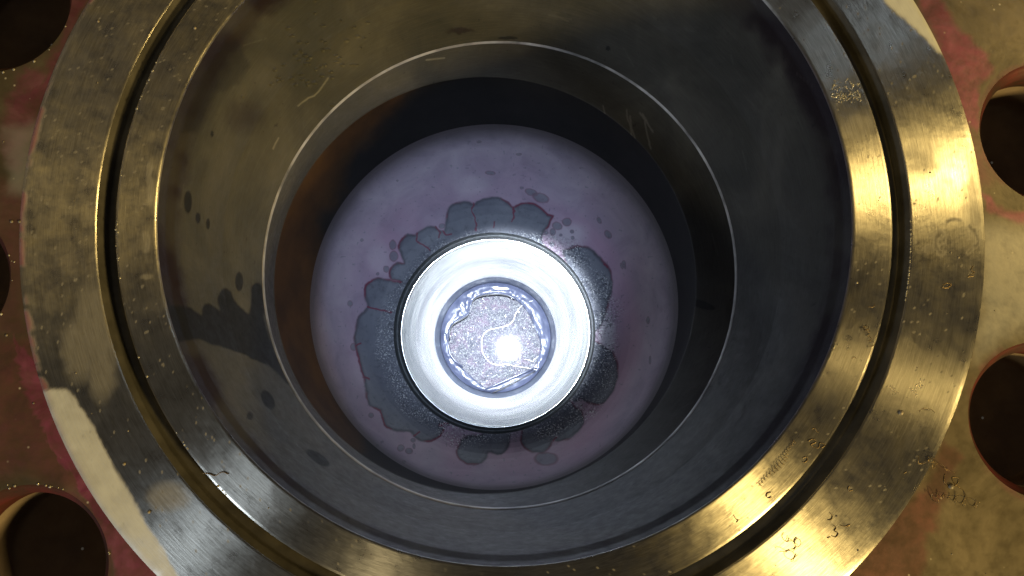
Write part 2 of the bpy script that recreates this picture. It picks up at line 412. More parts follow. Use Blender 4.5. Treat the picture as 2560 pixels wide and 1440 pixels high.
def flange_attrs(me, V):
    u, v = proj(V); n1 = fbm(u, v, 30, 31) - .5; n2 = fbm(u, v, 110, 35) - .5; n3 = fbm(u, v, 8, 38) - .5
    uu, vv = u + n1 * 30 + n3 * 8 + n2 * 25, v + n2 * 40 + n3 * 8
    red = np.zeros(len(u)); mag = np.zeros(len(u))
    def add(P, soft, amt, m):
        nonlocal red, mag
        k = sm(-sdf(uu, vv, P), -soft, soft) * amt
        mag = np.where(k > red, m, mag); red = np.maximum(red, k)
    add([(-60, 840), (90, 850), (160, 1080), (260, 1240), (200, 1230), (60, 1180), (-60, 1190)], 30, .75, 0.1)
    add([(30, 840), (110, 920), (200, 1170), (290, 1270), (420, 1470), (300, 1470), (240, 1290), (130, 1130), (60, 990)], 10, .95, 1.0)
    add([(170, -20), (240, -20), (150, 160), (110, 260), (60, 300), (20, 260), (110, 190), (160, 110)], 12, .85, .5)
    add([(60, 170), (110, 180), (90, 300), (40, 420), (10, 400), (20, 270)], 16, .6, .9)
    add([(-20, 430), (60, 460), (60, 840), (-20, 840)], 20, .5, .4)
    add(c3([(1180, -20), (1290, 190), (1310, 280), (1340, 400), (1350, 500), (1400, 560), (1480, 660), (1510, 450), (1570, 350), (1530, 260), (1420, 170), (1350, 60), (1300, -20)]), 10, .95, .75)
    add(c3([(1500, 950), (1530, 1050), (1640, 1110), (1760, 1150), (1760, 1080), (1620, 1060), (1560, 980)]), 8, .9, 1.0)
    add(c3([(1400, 560), (1480, 700), (1560, 900), (1500, 930), (1420, 800)]), 25, .55, .6)
    add(c6([(1330, 780), (1270, 950), (1200, 1020), (1100, 1110), (1000, 1260), (880, 1390), (780, 1470), (1200, 1470), (1260, 1250), (1350, 1000), (1420, 860)]), 14, .75, 0.0)
    for k in range(NB):
        a = PH0 + k * 2 * math.pi / NB
        d = np.hypot(V[:, 0] - BC * math.cos(a), V[:, 1] - BC * math.sin(a)) - HR * 1.07
        q = sm(-d, -.0022, -.0002) * .55 * sm(fbm(u, v, 60, 50 + k), .42, .6); mag = np.where(q > red, .3, mag); red = np.maximum(red, q)
    cream = np.zeros(len(u))
    for P in ():
        cream = np.maximum(cream, sm(-sdf(u + n1 * 8, v + n2 * 8, P), -3, 3))
    # paler dried film on the right
    cream = np.maximum(cream, sm(-sdf(uu, vv, [(2450, 560), (2620, 590), (2620, 800), (2500, 860), (2440, 900)]), -40, 40) * .32)
    cream = np.maximum(cream, sm(-sdf(uu, vv, [(20, 330), (90, 300), (60, 480), (10, 470)]), -20, 20) * .25)
    setattr_f(me, 'red', red * (1 - cream)); setattr_f(me, 'magenta', mag); setattr_f(me, 'cream', cream)

fv, ff = flange_plate(); fm = mesh('bolt_flange', fv, ff); flange_attrs(fm, fv); link('bolt_flange', fm, M_FLANGE, body)
for k in range(NB):
    a = PH0 + k * 2 * math.pi / NB; x, y = BC * math.cos(a), BC * math.sin(a)
    q = lambda z, f: (x, y, -ST + z, HR * f)
    rim = loft('bolt_hole', [q(0, 1.07), q(-.0003, 1.062), q(-.0016, 1.03), q(-.0020, 1.0), q(-.0032, .985), q(-.0036, .95), q(-.012, .945)], 128, 1, M_RIM, body)
    loft('hole_wall', [q(-.012, .945), q(-.026, .94), q(-.027, .9), q(-.029, .02)], 96, [4, 1, 1], M_HOLE, rim)

# bore wall, shoulder, lip
ringC = ring_px(655, 1843, 102, 1275, -.67)
ringC2 = ring_px(660, 1838, 109, 1268, -.688)
ringD = ring_px(683, 1742, 190, 1236, -.87)

def bore_attrs(me, V):
    u, v = proj(V); n1 = fbm(u, v, 30, 61) - .5; n2 = fbm(u, v, 14, 65) - .5
    uu, vv = u + n1 * 16, v + n2 * 14
    oil_shade = np.zeros(len(u)); rf = np.zeros(len(u)); bl = np.zeros(len(u)); sc = np.zeros(len(u))
    big = c4([(800, 10), (850, 80), (920, 90), (980, 120), (1010, 135), (1015, 95), (1050, 80), (1090, 110), (1100, 110), (1090, 50), (1110, 8), (1150, 10), (1165, 50), (1210, 100), (1245, 130), (1255, 40), (1265, -10), (1300, -20), (1320, 60), (1320, 150), (1360, 290), (1400, 390), (1440, 480), (1400, 440), (1340, 385), (1300, 370), (1210, 330), (1130, 300), (1040, 275), (990, 255), (900, 265), (850, 230)])
    oil_shade = np.maximum(oil_shade, sm(-sdf(u + n1 * 8, v + n2 * 8, catmull(big, 4)), -4, 3))
    for (x, y, a, b, t) in ((470, 505, 10, 28, 0), (598, 704, 10, 24, 0), (648, 760, 14, 44, 0.0), (670, 1000, 14, 26, -.5), (795, 1145, 34, 12, .6), (495, 545, 6, 14, 0), (520, 560, 5, 14, 0), (530, 335, 4, 8, 0), (625, 1040, 8, 10, 0), (1520, 121, 6, 6, 0), (1750, 760, 40, 10, .3), (1270, 95, 25, 4, 0)):
        ca, sa = math.cos(t), math.sin(t); dx, dy = u - x, v - y
        d = np.hypot((dx * ca + dy * sa) / a, (-dx * sa + dy * ca) / b); oil_shade = np.maximum(oil_shade, sm(-d, -1.1, -.9) * .9)
    oil_shade = np.maximum(oil_shade, sm(fbm(u, v, 7, 70, 1), .95, .985) * .6)
    # darker damp patch up left, near-black tint under the rim
    oil_shade = np.maximum(oil_shade, sm(-sdf(uu, vv, [(560, 110), (590, 100), (625, 160), (590, 210), (540, 230), (490, 330), (455, 330), (500, 200)]), -12, 8) * .5)
    r = np.hypot(V[:, 0], V[:, 1]) / R0
    rf = sm(V[:, 2] / R0 + n1 * .06, -.17, -.08) * (.5 + .5 * sm(fbm(u, v, 120, 72), .3, .6))
    rf = np.maximum(rf, sm(-np.hypot((uu - 610) / 70, (vv - 290) / 60), -1, -.2) * .5)
    rf = np.maximum(rf, sm(-np.hypot((uu - 1150) / 50, (vv - 78) / 10), -1, -.4) * .8)
    for (x, y) in [(random.gauss(800, 60), random.gauss(140, 55)) for _ in range(46)] + [(random.gauss(700, 50), random.gauss(190, 30)) for _ in range(10)]:
        d = np.hypot((u - x) / random.uniform(4, 9), (v - y) / random.uniform(3, 6)); bl = np.maximum(bl, sm(-d, -1.1, -.1))
    for L in ([(745, 265), (770, 245), (785, 240), (800, 225), (820, 195)], [(683, 372), (697, 345)], [(1566, 275), (1570, 300), (1588, 345)], [(1600, 282), (1612, 300), (1620, 345), (1628, 372)], [(1606, 285), (1632, 330)], [(1508, 265), (1512, 290)], [(1575, 290), (1580, 350)], [(1065, 150), (1110, 145)]):
        d = sdf(u + n2 * 4, v, L, False); sc = np.maximum(sc, sm(-d, -3.2, -.6) * .8)
    for _ in range(70):
        x, y, t, L_ = random.uniform(400, 2100), random.uniform(0, 1420), random.uniform(-.5, .5), random.uniform(10, 60)
        tx, ty = y - 690, 1249 - x; m_ = math.hypot(tx, ty) + 1; ca, sa = math.cos(t), math.sin(t); dx, dy = (tx * ca - ty * sa) / m_ * L_, (tx * sa + ty * ca) / m_ * L_
        d = sdf(u, v, [(x, y), (x + dx, y + dy)], False); sc = np.maximum(sc, sm(-d, -3, -.4) * random.uniform(.04, .16))
    setattr_f(me, 'oil_shade', oil_shade); setattr_f(me, 'dark_tint', rf); setattr_f(me, 'blister', bl); setattr_f(me, 'scratch', sc)

loft('bore_wall', [c(-.010, 1.0), c(-.06, .998), c(-.10, .988), (ringC[0] * .5, ringC[1] * .5, -.40 * R0, .5 * (.985 * R0 + ringC[3]) + .001), ringC], 1200, [4, 6, 70, 70], M_BORE, body, bore_attrs)
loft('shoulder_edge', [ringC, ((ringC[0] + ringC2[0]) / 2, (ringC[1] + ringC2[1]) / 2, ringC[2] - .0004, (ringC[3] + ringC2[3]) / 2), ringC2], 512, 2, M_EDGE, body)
dlo = (ringD[0], ringD[1], ringD[2] - .0006, ringD[3] - .0002)
loft('shoulder', [ringC2, ringD, dlo], 1200, [40, 1], M_BORE, body, bore_attrs)

# chamber below the lip: wall and bowl floor with the hole
ringE0 = ring_px(985, 1487, 580, 1086, -1.75)
wt = (ringD[0] + .001, ringD[1], -.89 * R0, .865 * R0)
wb = ring_px(764, 1706, 320, 1214, -1.30)
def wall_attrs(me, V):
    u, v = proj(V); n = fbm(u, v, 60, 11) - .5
    setattr_f(me, 'lamp_brown', sm(-sdf(u + n * 50, v + n * 50, [(640, 330), (1060, 150), (1010, 260), (880, 400), (800, 560), (820, 900), (900, 1120), (760, 1120), (600, 800)]), -25, 25))  # warm lamp light on the left wall, put into the colour
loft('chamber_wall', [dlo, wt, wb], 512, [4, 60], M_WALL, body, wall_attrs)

def floor_attrs(me, V):
    u, v = proj(V); n1 = fbm(u, v, 16, 81) - .5; n2 = fbm(u, v, 16, 85) - .5; n3 = fbm(u, v, 60, 88) - .5
    uu, vv = u + n1 * 6, v + n2 * 6
    main = c7([(505, 225), (513, 170), (520, 130), (540, 105), (580, 90), (620, 88), (643, 98), (665, 88), (700, 72), (740, 66), (785, 72), (820, 92), (848, 116), (880, 102), (920, 96), (960, 102), (990, 125), (1020, 150), (1046, 160), (1030, 185), (1020, 215), (1000, 245), (990, 275), (1010, 310), (1090, 420), (1150, 600), (1200, 750), (1150, 950), (1000, 1120), (800, 1200), (500, 1200), (503, 1220), (490, 1250), (450, 1278), (410, 1287), (370, 1280), (345, 1262), (328, 1240), (270, 1235), (215, 1215), (195, 1180), (180, 1132), (130, 1110), (115, 1075), (110, 1020), (95, 960), (72, 880), (60, 820), (50, 770), (58, 720), (75, 660), (118, 615), (105, 570), (105, 530), (125, 490), (170, 470), (220, 478), (285, 490), (240, 485), (228, 445), (240, 410), (265, 392), (298, 395), (280, 350), (275, 310), (295, 270), (320, 250), (352, 256), (370, 240), (400, 222), (440, 212), (490, 232)])
    lobes = [catmull(main, 3),
             catmull(c7([(690, 1200), (690, 1255), (640, 1255), (600, 1270), (570, 1310), (560, 1345), (580, 1380), (620, 1397), (670, 1400), (710, 1375), (722, 1345), (760, 1352), (800, 1345), (825, 1310), (830, 1260), (820, 1200)]), 3),
             catmull(c7([(890, 1200), (885, 1260), (885, 1290), (905, 1320), (940, 1340), (990, 1345), (1030, 1320), (1045, 1285), (1090, 1285), (1140, 1265), (1180, 1230), (1198, 1190), (1190, 1140), (1160, 1120), (1140, 1090), (1080, 1050), (900, 1100)]), 3),
             catmull(c7([(1140, 1078), (1180, 1075), (1220, 1095), (1270, 1105), (1310, 1085), (1345, 1040), (1365, 980), (1370, 920), (1360, 870), (1340, 840), (1300, 815), (1265, 790), (1200, 760), (1100, 900)]), 3),
             catmull(c7([(1090, 345), (1120, 325), (1170, 310), (1220, 318), (1260, 345), (1300, 390), (1330, 430), (1342, 480), (1342, 530), (1325, 580), (1310, 640), (1290, 700), (1262, 735), (1200, 720), (1150, 500)]), 3)]
    bare = np.zeros(len(u)); vein = np.zeros(len(u)); rim = np.zeros(len(u))
    for k, P in enumerate(lobes):
        d = sdf(uu, vv, P); bare = np.maximum(bare, sm(-d, -1.5, 1.5))
        rim = np.maximum(rim, sm(-np.abs(d + 2), -7, 0) * (.35 + .5 * fbm(u, v, 30, 77)))
        vein = np.maximum(vein, sm(-np.abs(d + .5), -3.6, -.6) * sm(fbm(u, v, 45, 90 + k), .36, .62) * (.95 if k == 0 else .6))
    inner = c7([(300, 250), (1090, 330), (1240, 560), (1255, 800), (1120, 1090), (960, 1250), (860, 1265), (500, 1210), (250, 880)])
    for L in ([(640, 95), (645, 140), (655, 190), (662, 230)], [(850, 116), (846, 160), (842, 190)], [(748, 190), (746, 215)], [(365, 245), (360, 285), (400, 310), (430, 335)], [(500, 232), (510, 255), (540, 250)], [(455, 215), (485, 240), (475, 268)], [(118, 617), (180, 630), (235, 640)], [(60, 810), (85, 800)], [(95, 965), (125, 975)], [(1300, 400), (1318, 420)], [(345, 1262), (372, 1240)], [(1045, 1285), (1060, 1262)]):
        d = sdf(uu + n1 * 6, vv, c7(L), False); vein = np.maximum(vein, sm(-d, -3.4, -.6))
    spots = [(*c7([(x, y)])[0], a / 2, b / 2, t) for x, y, a, b, t in ((245, 305, 18, 22, 0), (248, 360, 20, 26, 0), (212, 425, 14, 16, 0), (170, 450, 8, 8, 0), (30, 597, 12, 14, 0), (935, 42, 30, 16, .35), (985, 70, 40, 22, .25), (1113, 190, 22, 20, 0), (1065, 210, 25, 18, .4), (1045, 240, 14, 18, 0), (1040, 300, 15, 13, 0), (1085, 255, 8, 8, 0), (1140, 237, 10, 10, 0), (1145, 270, 9, 9, 0), (1012, 245, 10, 10, 0), (1320, 252, 14, 22, -.5), (1390, 410, 8, 14, -.3), (1405, 412, 6, 12, -.3), (285, 1320, 18, 16, 0), (325, 1335, 18, 16, 0), (345, 1283, 12, 10, 0), (135, 1157, 12, 12, 0), (208, 1165, 8, 8, 0), (490, 210, 16, 12, 0), (48, 815, 16, 20, 0), (300, 1390, 10, 8, 0), (165, 1310, 10, 7, -.5), (190, 1290, 8, 6, -.5), (170, 1335, 7, 5, 0), (350, 1310, 8, 12, 0), (1275, 180, 10, 16, -.6))]
    spots += [(1225, 432, 12, 5, 0), (1297, 385, 7, 3, 0), (1197, 354, 6, 3, 0), (1365, 1147, 28, 16, 0), (994, 452, 3, 3, 0), (1304, 470, 5, 3, 0), (905, 600, 4, 4, 0), (1620, 800, 4, 9, 0), (1625, 900, 3, 10, 0), (1560, 660, 5, 8, 0)]
    for x, y, a, b, t in spots:
        ca, sa = math.cos(t), math.sin(t); dx, dy = u + n1 * 4 - x, v + n2 * 4 - y
        d = np.hypot((dx * ca + dy * sa) / a, (-dx * sa + dy * ca) / b)
        bare = np.maximum(bare, sm(-d, -1.12, -.92) * .75); vein = np.maximum(vein, sm(-np.abs(d - 1), -.22, -.05) * .35)
    sp = fbm(u, v, 6, 95, 1); bare = np.maximum(bare, sm(sp, .90, .96) * .6)
    # rubbed pale patches, pink film, pitted collar
    pale = np.zeros(len(u))
    for x, y, a, b, k in ((1425, 590, 60, 40, .45), (1515, 830, 22, 60, .7), (1185, 470, 55, 40, .3), (950, 650, 40, 50, .3), (1450, 1010, 30, 22, .3), (1060, 1120, 60, 60, .15)):
        d = np.hypot((uu - x + n3 * 30) / a, (vv - y + n3 * 30) / b); pale = np.maximum(pale, sm(-d, -1.2, -.3) * k)
    e = np.hypot(u - 1238, v - 833)
    pink = sm(e, 500, 300) * (0.5 + .8 * n3)
    pink = np.maximum(pink, sm(-np.abs(e - 330), -70, -10) * sm(u, 1200, 1500) * .9)
    ang = np.arctan2(833 - v, u - 1238)
    lim = 268 + 55 * sm(np.cos(ang + .1), .1, .9) + 35 * sm(np.cos(ang + 2.6), .2, .95) + 45 * n3
    pit = sm(lim - e, -6, 26) * (.35 + .65 * sm(fbm(u, v, 40, 97), .3, .6))
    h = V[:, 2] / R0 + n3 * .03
    setattr_f(me, 'oil_shade', sm(h, -1.52, -1.31) * .9)  # soft dark edge of the torch light, painted up towards the wall
    setattr_f(me, 'bare', np.clip(bare, 0, 1)); setattr_f(me, 'vein', np.clip(vein, 0, 1)); setattr_f(me, 'pale', pale * (1 - bare))
    setattr_f(me, 'rim', np.clip(rim, 0, 1) * sm(e, 250, 262))
    setattr_f(me, 'pink', np.clip(pink, 0, 1)); setattr_f(me, 'pitted', pit)

rows = []
NA = 14
for k in range(NA + 1):
    a = k / NA * math.pi / 2; f = math.sin(a) ** 0.9; g = 1 - math.cos(a)
    # quarter ellipse from the wall to the flat collar round the hole
    z = wb[2] + (ringE0[2] - wb[2]) * math.sin(a)
    R = wb[3] + (ringE0[3] - wb[3]) * g
    rows.append((wb[0] + (ringE0[0] - wb[0]) * g, wb[1] + (ringE0[1] - wb[1]) * g, z, R))
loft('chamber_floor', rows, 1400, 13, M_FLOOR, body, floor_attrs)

# ------------------------------------------------------------------ bright seat ring pressed into the hole
E1 = ring_px(1001, 1476, 596, 1071, -1.755); E0 = ring_px(993, 1482, 587, 1079, -1.80)
seat = empty('seat_ring', (E1[0], E1[1], 0))
tag(seat, 'bright polished conical steel ring set in the hole of the chamber floor', 'seat ring')
F1 = ring_px(1085, 1392, 688, 1000, -2.03); F2 = ring_px(1088, 1389, 691, 997, -2.045); G1 = ring_px(1104, 1374, 704, 986, -2.24)
def lower(r, dz): return (r[0], r[1], r[2] + dz, r[3])
def local(o):
    o.location = (-seat.location.x, -seat.location.y, 0); return o
loft('hole_seam', [ringE0, lower(E0, 0.0), lower((E0[0], E0[1], E0[2], E0[3] - .0004), 0), lower(E1, -.0012)], 256, [3, 1, 1], simple('seam_steel', (0.07, 0.075, 0.08), 0.3, 0.45, 0, (0.16, 0.17, 0.18), 700, 0.3), body)
def seat_material():
    s = NT('turned_seat_steel'); cen = ((E1[0] + F1[0]) / 2, (E1[1] + F1[1]) / 2, 0)
    a = s.noise(s.polar(2600, 2.5, 0, cen), 1.0, 3, .6); b = s.noise(s.polar(420, 1.2, 0, cen), 1.0, 2, .5); d = s.noise(s.pos(), 500, 4, .6)
    col = s.mix(s.rng(a, .35, .65, 0, 1), (.62, .63, .62), (.90, .91, .90)); col = s.mix(s.rng(b, .48, .66, 0, .75), col, (.5, .51, .52))
    col = s.mix(s.rng(d, .64, .74, 0, .7), col, (.2, .2, .2)); s.lk(col, s.b.inputs['Base Color'])
    set_in(s.b, Metallic=.74, Roughness=.22); s.turned(.75); n = s.bump(a, .15, .00008); s.lk(n, s.b.inputs['Normal']); return s.m
M_SEAT = seat_material()
mid1 = tuple((np.array(E1) * .55 + np.array(F1) * .45)); mid1 = (mid1[0], mid1[1], mid1[2] + .0030, mid1[3])
local(loft('conical_face', [lower(E1, -.0012), (E1[0], E1[1], E1[2] + .0002, E1[3] - .0003), (E1[0], E1[1], E1[2], E1[3] - .0010), mid1, F1, F2], 512, [1, 2, 14, 14, 2], M_SEAT, seat))
local(loft('inner_sleeve', [F2, (F2[0], F2[1], F2[2] - .0004, F2[3] - .0002), G1, (G1[0], G1[1], G1[2] - .001, G1[3])], 256, [1, 10, 1], M_SLEEVE, seat))

# ------------------------------------------------------------------ plug at the bottom, filings, film and wire
PZ = G1[2]
def plug_material():
    s = NT('wet_grey_plug'); p = s.pos(); f = s.noise(p, 160, 4, .6, .4); g = s.noise(p, 1500, 3, .7)
    col = s.ramp(f, [(.3, (.016, .019, .030)), (.5, (.030, .029, .046)), (.65, (.050, .032, .056)), (.8, (.07, .066, .085))])
    col = s.mix(s.rng(g, .5, .62, 0, .8), col, (.15, .155, .16)); s.lk(col, s.b.inputs['Base Color'])
    set_in(s.b, Roughness=.4, Metallic=.0, Specular_IOR_Level=.15, Coat_Weight=.05, Coat_Roughness=.05)
    s.lk(s.bump(g, .5, .0004, s.bump(f, .4, .002)), s.b.inputs['Normal']); return s.m
plug = empty('bottom_plug', (G1[0], G1[1], PZ))
tag(plug, 'grey wet plug closing the bottom of the hole, covered in filings', 'plug')
pd = loft('disc', [(0, 0, 0, G1[3] - .0001), (0, 0, -.0003, G1[3] * .9), (0, 0, -.0003, G1[3] * .5), (0, 0, -.0003, .0001)], 128, [4, 12, 12], plug_material(), plug)

def scatter(n, inside, zfun, smin, smax):
    V, F = [], []
    while len(F) < n:
        p = inside()
        if p is None: continue
        s = random.uniform(smin, smax); q = Matrix.Rotation(random.uniform(0, 6.28), 3, 'Z') @ Matrix.Rotation(random.uniform(-.9, .9), 3, 'X') @ Matrix.Rotation(random.uniform(-.9, .9), 3, 'Y')
        l = random.uniform(1, 2.6); b = len(V)
        pts = [Vector((-s * l, -s * .4, 0)), Vector((s * l, -s * .5, 0)), Vector((s * l * .8, s * .4, s * .3)), Vector((-s * l * .7, s * .5, s * .2))]
        for t in pts: V.append(tuple(q @ t + Vector((p[0], p[1], zfun(p) + s * .5))))
        F.append((b, b + 1, b + 2, b + 3))
    return V, F

gx, gy, gr = G1[0], G1[1], G1[3]
def in_plug():
    a = random.uniform(0, 6.283); r = gr * .93 * math.sqrt(random.random()); x, y = gx + r * math.cos(a), gy + r * math.sin(a)
    u, v = proj(np.array([x, y, PZ])); d = float(vnoise(np.array([u / 30.]), np.array([v / 30.]), 5)[0])
    e = math.hypot(u - 1265, v - 865)
    if random.random() > (0.25 + d) or (e < 45 and random.random() < .75): return None
    return (x, y)
V, F = scatter(3000, in_plug, lambda p: PZ - .00022, .00007, .00024)
o = link('metal_filings', mesh('metal_filings', V, F, False), M_BRIGHT)
tag(o, 'glittering bright metal filings strewn over the bottom plug', 'filings', kind='stuff')

def tube(name, pts, rad, mat, k=6, parent=None, taper=False):
    P = [Vector(p) for p in pts]; V, F = [], []; n = len(P)
    up = Vector((0, 0, 1))
    for i, p in enumerate(P):
        t = (P[min(i + 1, n - 1)] - P[max(i - 1, 0)])
        if t.length < 1e-9: t = Vector((1, 0, 0))
        t.normalize(); a = t.cross(up)
        if a.length < .05: a = t.cross(Vector((1, 0, 0)))
        a.normalize(); b = t.cross(a); r = rad * (1 if not taper else (.45 + .55 * math.sin(math.pi * (i + .5) / n)))
        for j in range(k):
            w_ = 2 * math.pi * j / k; V.append(tuple(p + a * (r * math.cos(w_)) + b * (r * math.sin(w_))))
    for i in range(n - 1):
        for j in range(k): F.append((i * k + j, i * k + (j + 1) % k, (i + 1) * k + (j + 1) % k, (i + 1) * k + j))
    F.append(tuple(range(k))[::-1]); F.append(tuple((n - 1) * k + j for j in range(k)))
    return link(name, mesh(name, V, F), mat, parent)

def onplane(px, z): return unproj([p[0] for p in px], [p[1] for p in px], z)

# torn film: a crumpled sheet between the sleeve and a torn inner edge
inner = catmull(c8([(250, 740), (265, 640), (300, 590), (400, 530), (440, 500), (455, 440), (490, 370), (560, 320), (680, 298), (800, 300), (900, 345), (980, 410), (1050, 500), (1110, 640), (1155, 750), (1165, 850), (1130, 960), (1110, 1050), (940, 1110), (790, 1180), (640, 1240), (560, 1200), (460, 1110), (360, 1020), (290, 950), (250, 860)]), 6)
zf = PZ + .0024
IP = unproj(inner[:, 0], inner[:, 1], zf)[:, :2]; n = len(IP); cen = np.array([gx, gy])
an = np.arctan2(IP[:, 1] - gy, IP[:, 0] - gx); OUT = cen + (gr - .0002) * np.stack([np.cos(an), np.sin(an)], -1)
V = []; MR = 14
for i in range(MR + 1):
    t = i / MR
    for j in range(n):
        q = IP[j] * (1 - t) + OUT[j] * t
        cr = (fbm(np.array([q[0] * 1e4]), np.array([q[1] * 1e4]), 22., 7)[0] - .5) * .0020
        z = zf + cr * math.sin(math.pi * min(1, t + .1)) + .0008 * math.sin(math.pi * t) - .0012 * t - .0007 * max(0, .12 - t) / .12
        V.append((q[0], q[1], z))
F = [(i * n + j, i * n + (j + 1) % n, (i + 1) * n + (j + 1) % n, (i + 1) * n + j) for i in range(MR) for j in range(n)]
film = empty('plastic_film', (0, 0, 0)); tag(film, 'torn pale blue plastic film lining the edge of the bottom plug', 'plastic film')
so = link('sheet', mesh('sheet', V, F), M_FILM, film)
tube('rolled_edge', [(p[0], p[1], zf - .0003 + .0004 * math.sin(k * .35)) for k, p in enumerate(IP[:62])], .00042, M_FILM, 7, film)
M_FILM_SHADE = simple('film_shadow_black', (0.012, 0.012, 0.014), 0, .5)  # black standing in for the shade under the film edge
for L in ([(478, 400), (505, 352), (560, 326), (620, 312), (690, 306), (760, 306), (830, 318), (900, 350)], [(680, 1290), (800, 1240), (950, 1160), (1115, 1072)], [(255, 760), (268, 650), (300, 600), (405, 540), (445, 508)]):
    tube('film_shadow', [tuple(p) for p in onplane(catmull(c8(L), 4, False), zf + .0013)], .00042, M_FILM_SHADE, 6, film, True)  # shadow lines along the film edge, added as black strips
f1 = onplane(c8([(590, 1265), (700, 1215), (850, 1150), (1000, 1085), (1120, 1035)]), zf); f2 = onplane(c8([(670, 1290), (800, 1225), (950, 1150), (1110, 1065)]), zf)
tube('fold', [tuple(p + np.array([0, 0, .0006])) for p in f1], .00062, M_FILM, 8, film, True)
tube('fold', [tuple(p + np.array([0, 0, .0004])) for p in f2], .0004, M_FILM, 8, film, True)
f3 = onplane(c8([(215, 690), (240, 800), (260, 900), (310, 970), (390, 1030)]), zf); tube('fold', [tuple(p + np.array([0, 0, .0003])) for p in f3], .00055, M_FILM, 8, film, True)
wp = catmull(c8([(1090, 368), (1040, 378), (1000, 400), (950, 450), (912, 510), (890, 570), (840, 610), (760, 635), (650, 660), (600, 700), (576, 770), (582, 870), (610, 930), (660, 985), (740, 1012), (840, 1000), (900, 1022), (1000, 1035), (1130, 1058)]), 5, False)
nw = len(wp); wz = [PZ + .0006 + .0022 * abs(2 * k / (nw - 1) - 1) ** 3 for k in range(nw)]
o = tube('wire_strand', [tuple(unproj(p[0], p[1], z)) for p, z in zip(wp, wz)], .00021, M_WIRE); tag(o, 'thin pale bent wire strand lying across the filings on the plug', 'wire')
wp = catmull(c8([(1000, 955), (1050, 960), (1085, 975), (1110, 950), (1150, 915)]), 5, False)
o = tube('wire_scrap', [tuple(unproj(p[0], p[1], PZ + .0006)) for p in wp], .00015, M_WIRE); tag(o, 'short pale wire scrap beside the long strand on the plug', 'wire')

# ------------------------------------------------------------------ curled swarf on the turned faces
def zface(p):
    r = math.hypot(p[0], p[1]); return 0.0 if r < RF_OUT - .0007 else -ST
def swarf(px, label, wpx=1.6, coil=None, lift=0.0):
    """px: centre line in the picture; coil = (turns, amplitude px): a helix laid on its side"""
    P = catmull(px, 8, False); q = onplane(P, 0.0)
    P3 = onplane(P, zface(q[len(q) // 2])); z0 = P3[0, 2]; s = 0.0001144; rad = wpx * s * .42
    if coil:
        T, amp = coil; amp *= s; L = np.linspace(0, 1, int(T * 14)); seg = np.linspace(0, 1, len(P3))
        cx = np.interp(L, seg, P3[:, 0]); cy = np.interp(L, seg, P3[:, 1]); tx = np.gradient(cx); ty = np.gradient(cy); m = np.hypot(tx, ty) + 1e-12
        nx, ny = -ty / m, tx / m; w_ = 2 * math.pi * T * L; am = amp * (.75 + .35 * np.sin(L * 9 + T))
        pts = [(cx[i] + nx[i] * am[i] * math.cos(w_[i]) + tx[i] / m[i] * am[i] * .45 * math.sin(w_[i]), cy[i] + ny[i] * am[i] * math.cos(w_[i]) + ty[i] / m[i] * am[i] * .45 * math.sin(w_[i]), z0 + rad + am[i] * .55 * (1 + math.sin(w_[i]))) for i in range(len(L))]
    else:
        pts = [(p[0], p[1], z0 + rad * .8 + lift * math.sin(math.pi * i / (len(P3) - 1))) for i, p in enumerate(P3)]
    o = tube('swarf_curl', pts, rad, M_CHIP, 5); tag(o, label, 'swarf', 'curled swarf on the turned faces'); return o

swarf(c6([(398, 990), (430, 945), (480, 905), (520, 860), (540, 810), (575, 765)]), 'long tight zigzag swarf coil on the brightest part of the inner ring', 1.4, (16, 5.5))
swarf(c6([(640, 765), (665, 755), (680, 770), (655, 785), (690, 800), (700, 775), (725, 785), (705, 800)]), 'looped figure-eight swarf curl at the groove edge near the long zigzag coil', 2.2)
swarf(c6([(660, 705), (672, 700), (680, 715), (692, 722)]), 'small hooked swarf chip above the figure-eight curl', 1.8)
swarf(c6([(615, 850), (632, 845), (636, 860), (622, 873), (614, 868)]), 'small C-shaped swarf chip between the zigzag coil and the groove', 2.2)
swarf(c6([(455, 1022), (438, 1025), (432, 1042), (445, 1050), (458, 1044)]), 'small open C swarf chip below the end of the zigzag coil', 2.2)
swarf(c6([(918, 190), (935, 215), (945, 250), (965, 298)]), 'short tight swarf coil on the inner ring midway along its lit side', 1.7, (6, 6))
swarf(c6([(940, 92), (960, 96), (972, 88), (970, 78)]), 'faint curved swarf chip on the inner ring above the short coil', 1.6)
swarf(c6([(860, 352), (872, 345), (882, 352)]), 'tiny swarf fleck on the inner ring below the short coil', 1.6)
swarf(c6([(268, 1135), (280, 1155), (290, 1160), (283, 1172)]), 'tiny forked swarf fleck on the inner ring, dim side of the bright patch', 1.8)
swarf(c6([(1195, 615), (1220, 600), (1250, 604), (1275, 622)]), 'long thin arched swarf hair on the shaded band of the raised face', 1.4)
swarf(c6([(1180, 840), (1195, 868), (1225, 888), (1245, 860), (1235, 848), (1265, 890), (1290, 885), (1330, 900), (1350, 930)]), 'springy looping swarf chain crossing the raised face rim', 1.6, (4, 10))
swarf(c6([(1325, 930), (1320, 970), (1350, 995), (1385, 980), (1390, 950), (1360, 950), (1380, 985), (1415, 1010), (1425, 1045)]), 'big round loop of swarf holding an oily drop by the bolt hole', 1.7)
swarf(c6([(1258, 1055), (1290, 1035), (1340, 1045), (1400, 1060), (1490, 1085)]), 'flat swarf coil on the oily flange under the big loop', 1.5, (7, 11))
swarf(c6([(1118, 928), (1132, 918)]), 'short straight swarf dash on the raised face', 1.8)
swarf(c6([(750, 1125), (762, 1140), (755, 1158), (740, 1160)]), 'hook-shaped swarf chip on the bright raised face', 2.0)
swarf(c6([(770, 1188), (780, 1200), (772, 1215), (790, 1225), (780, 1245), (760, 1240)]), 'three-shaped swarf squiggle on the bright raised face', 2.2)
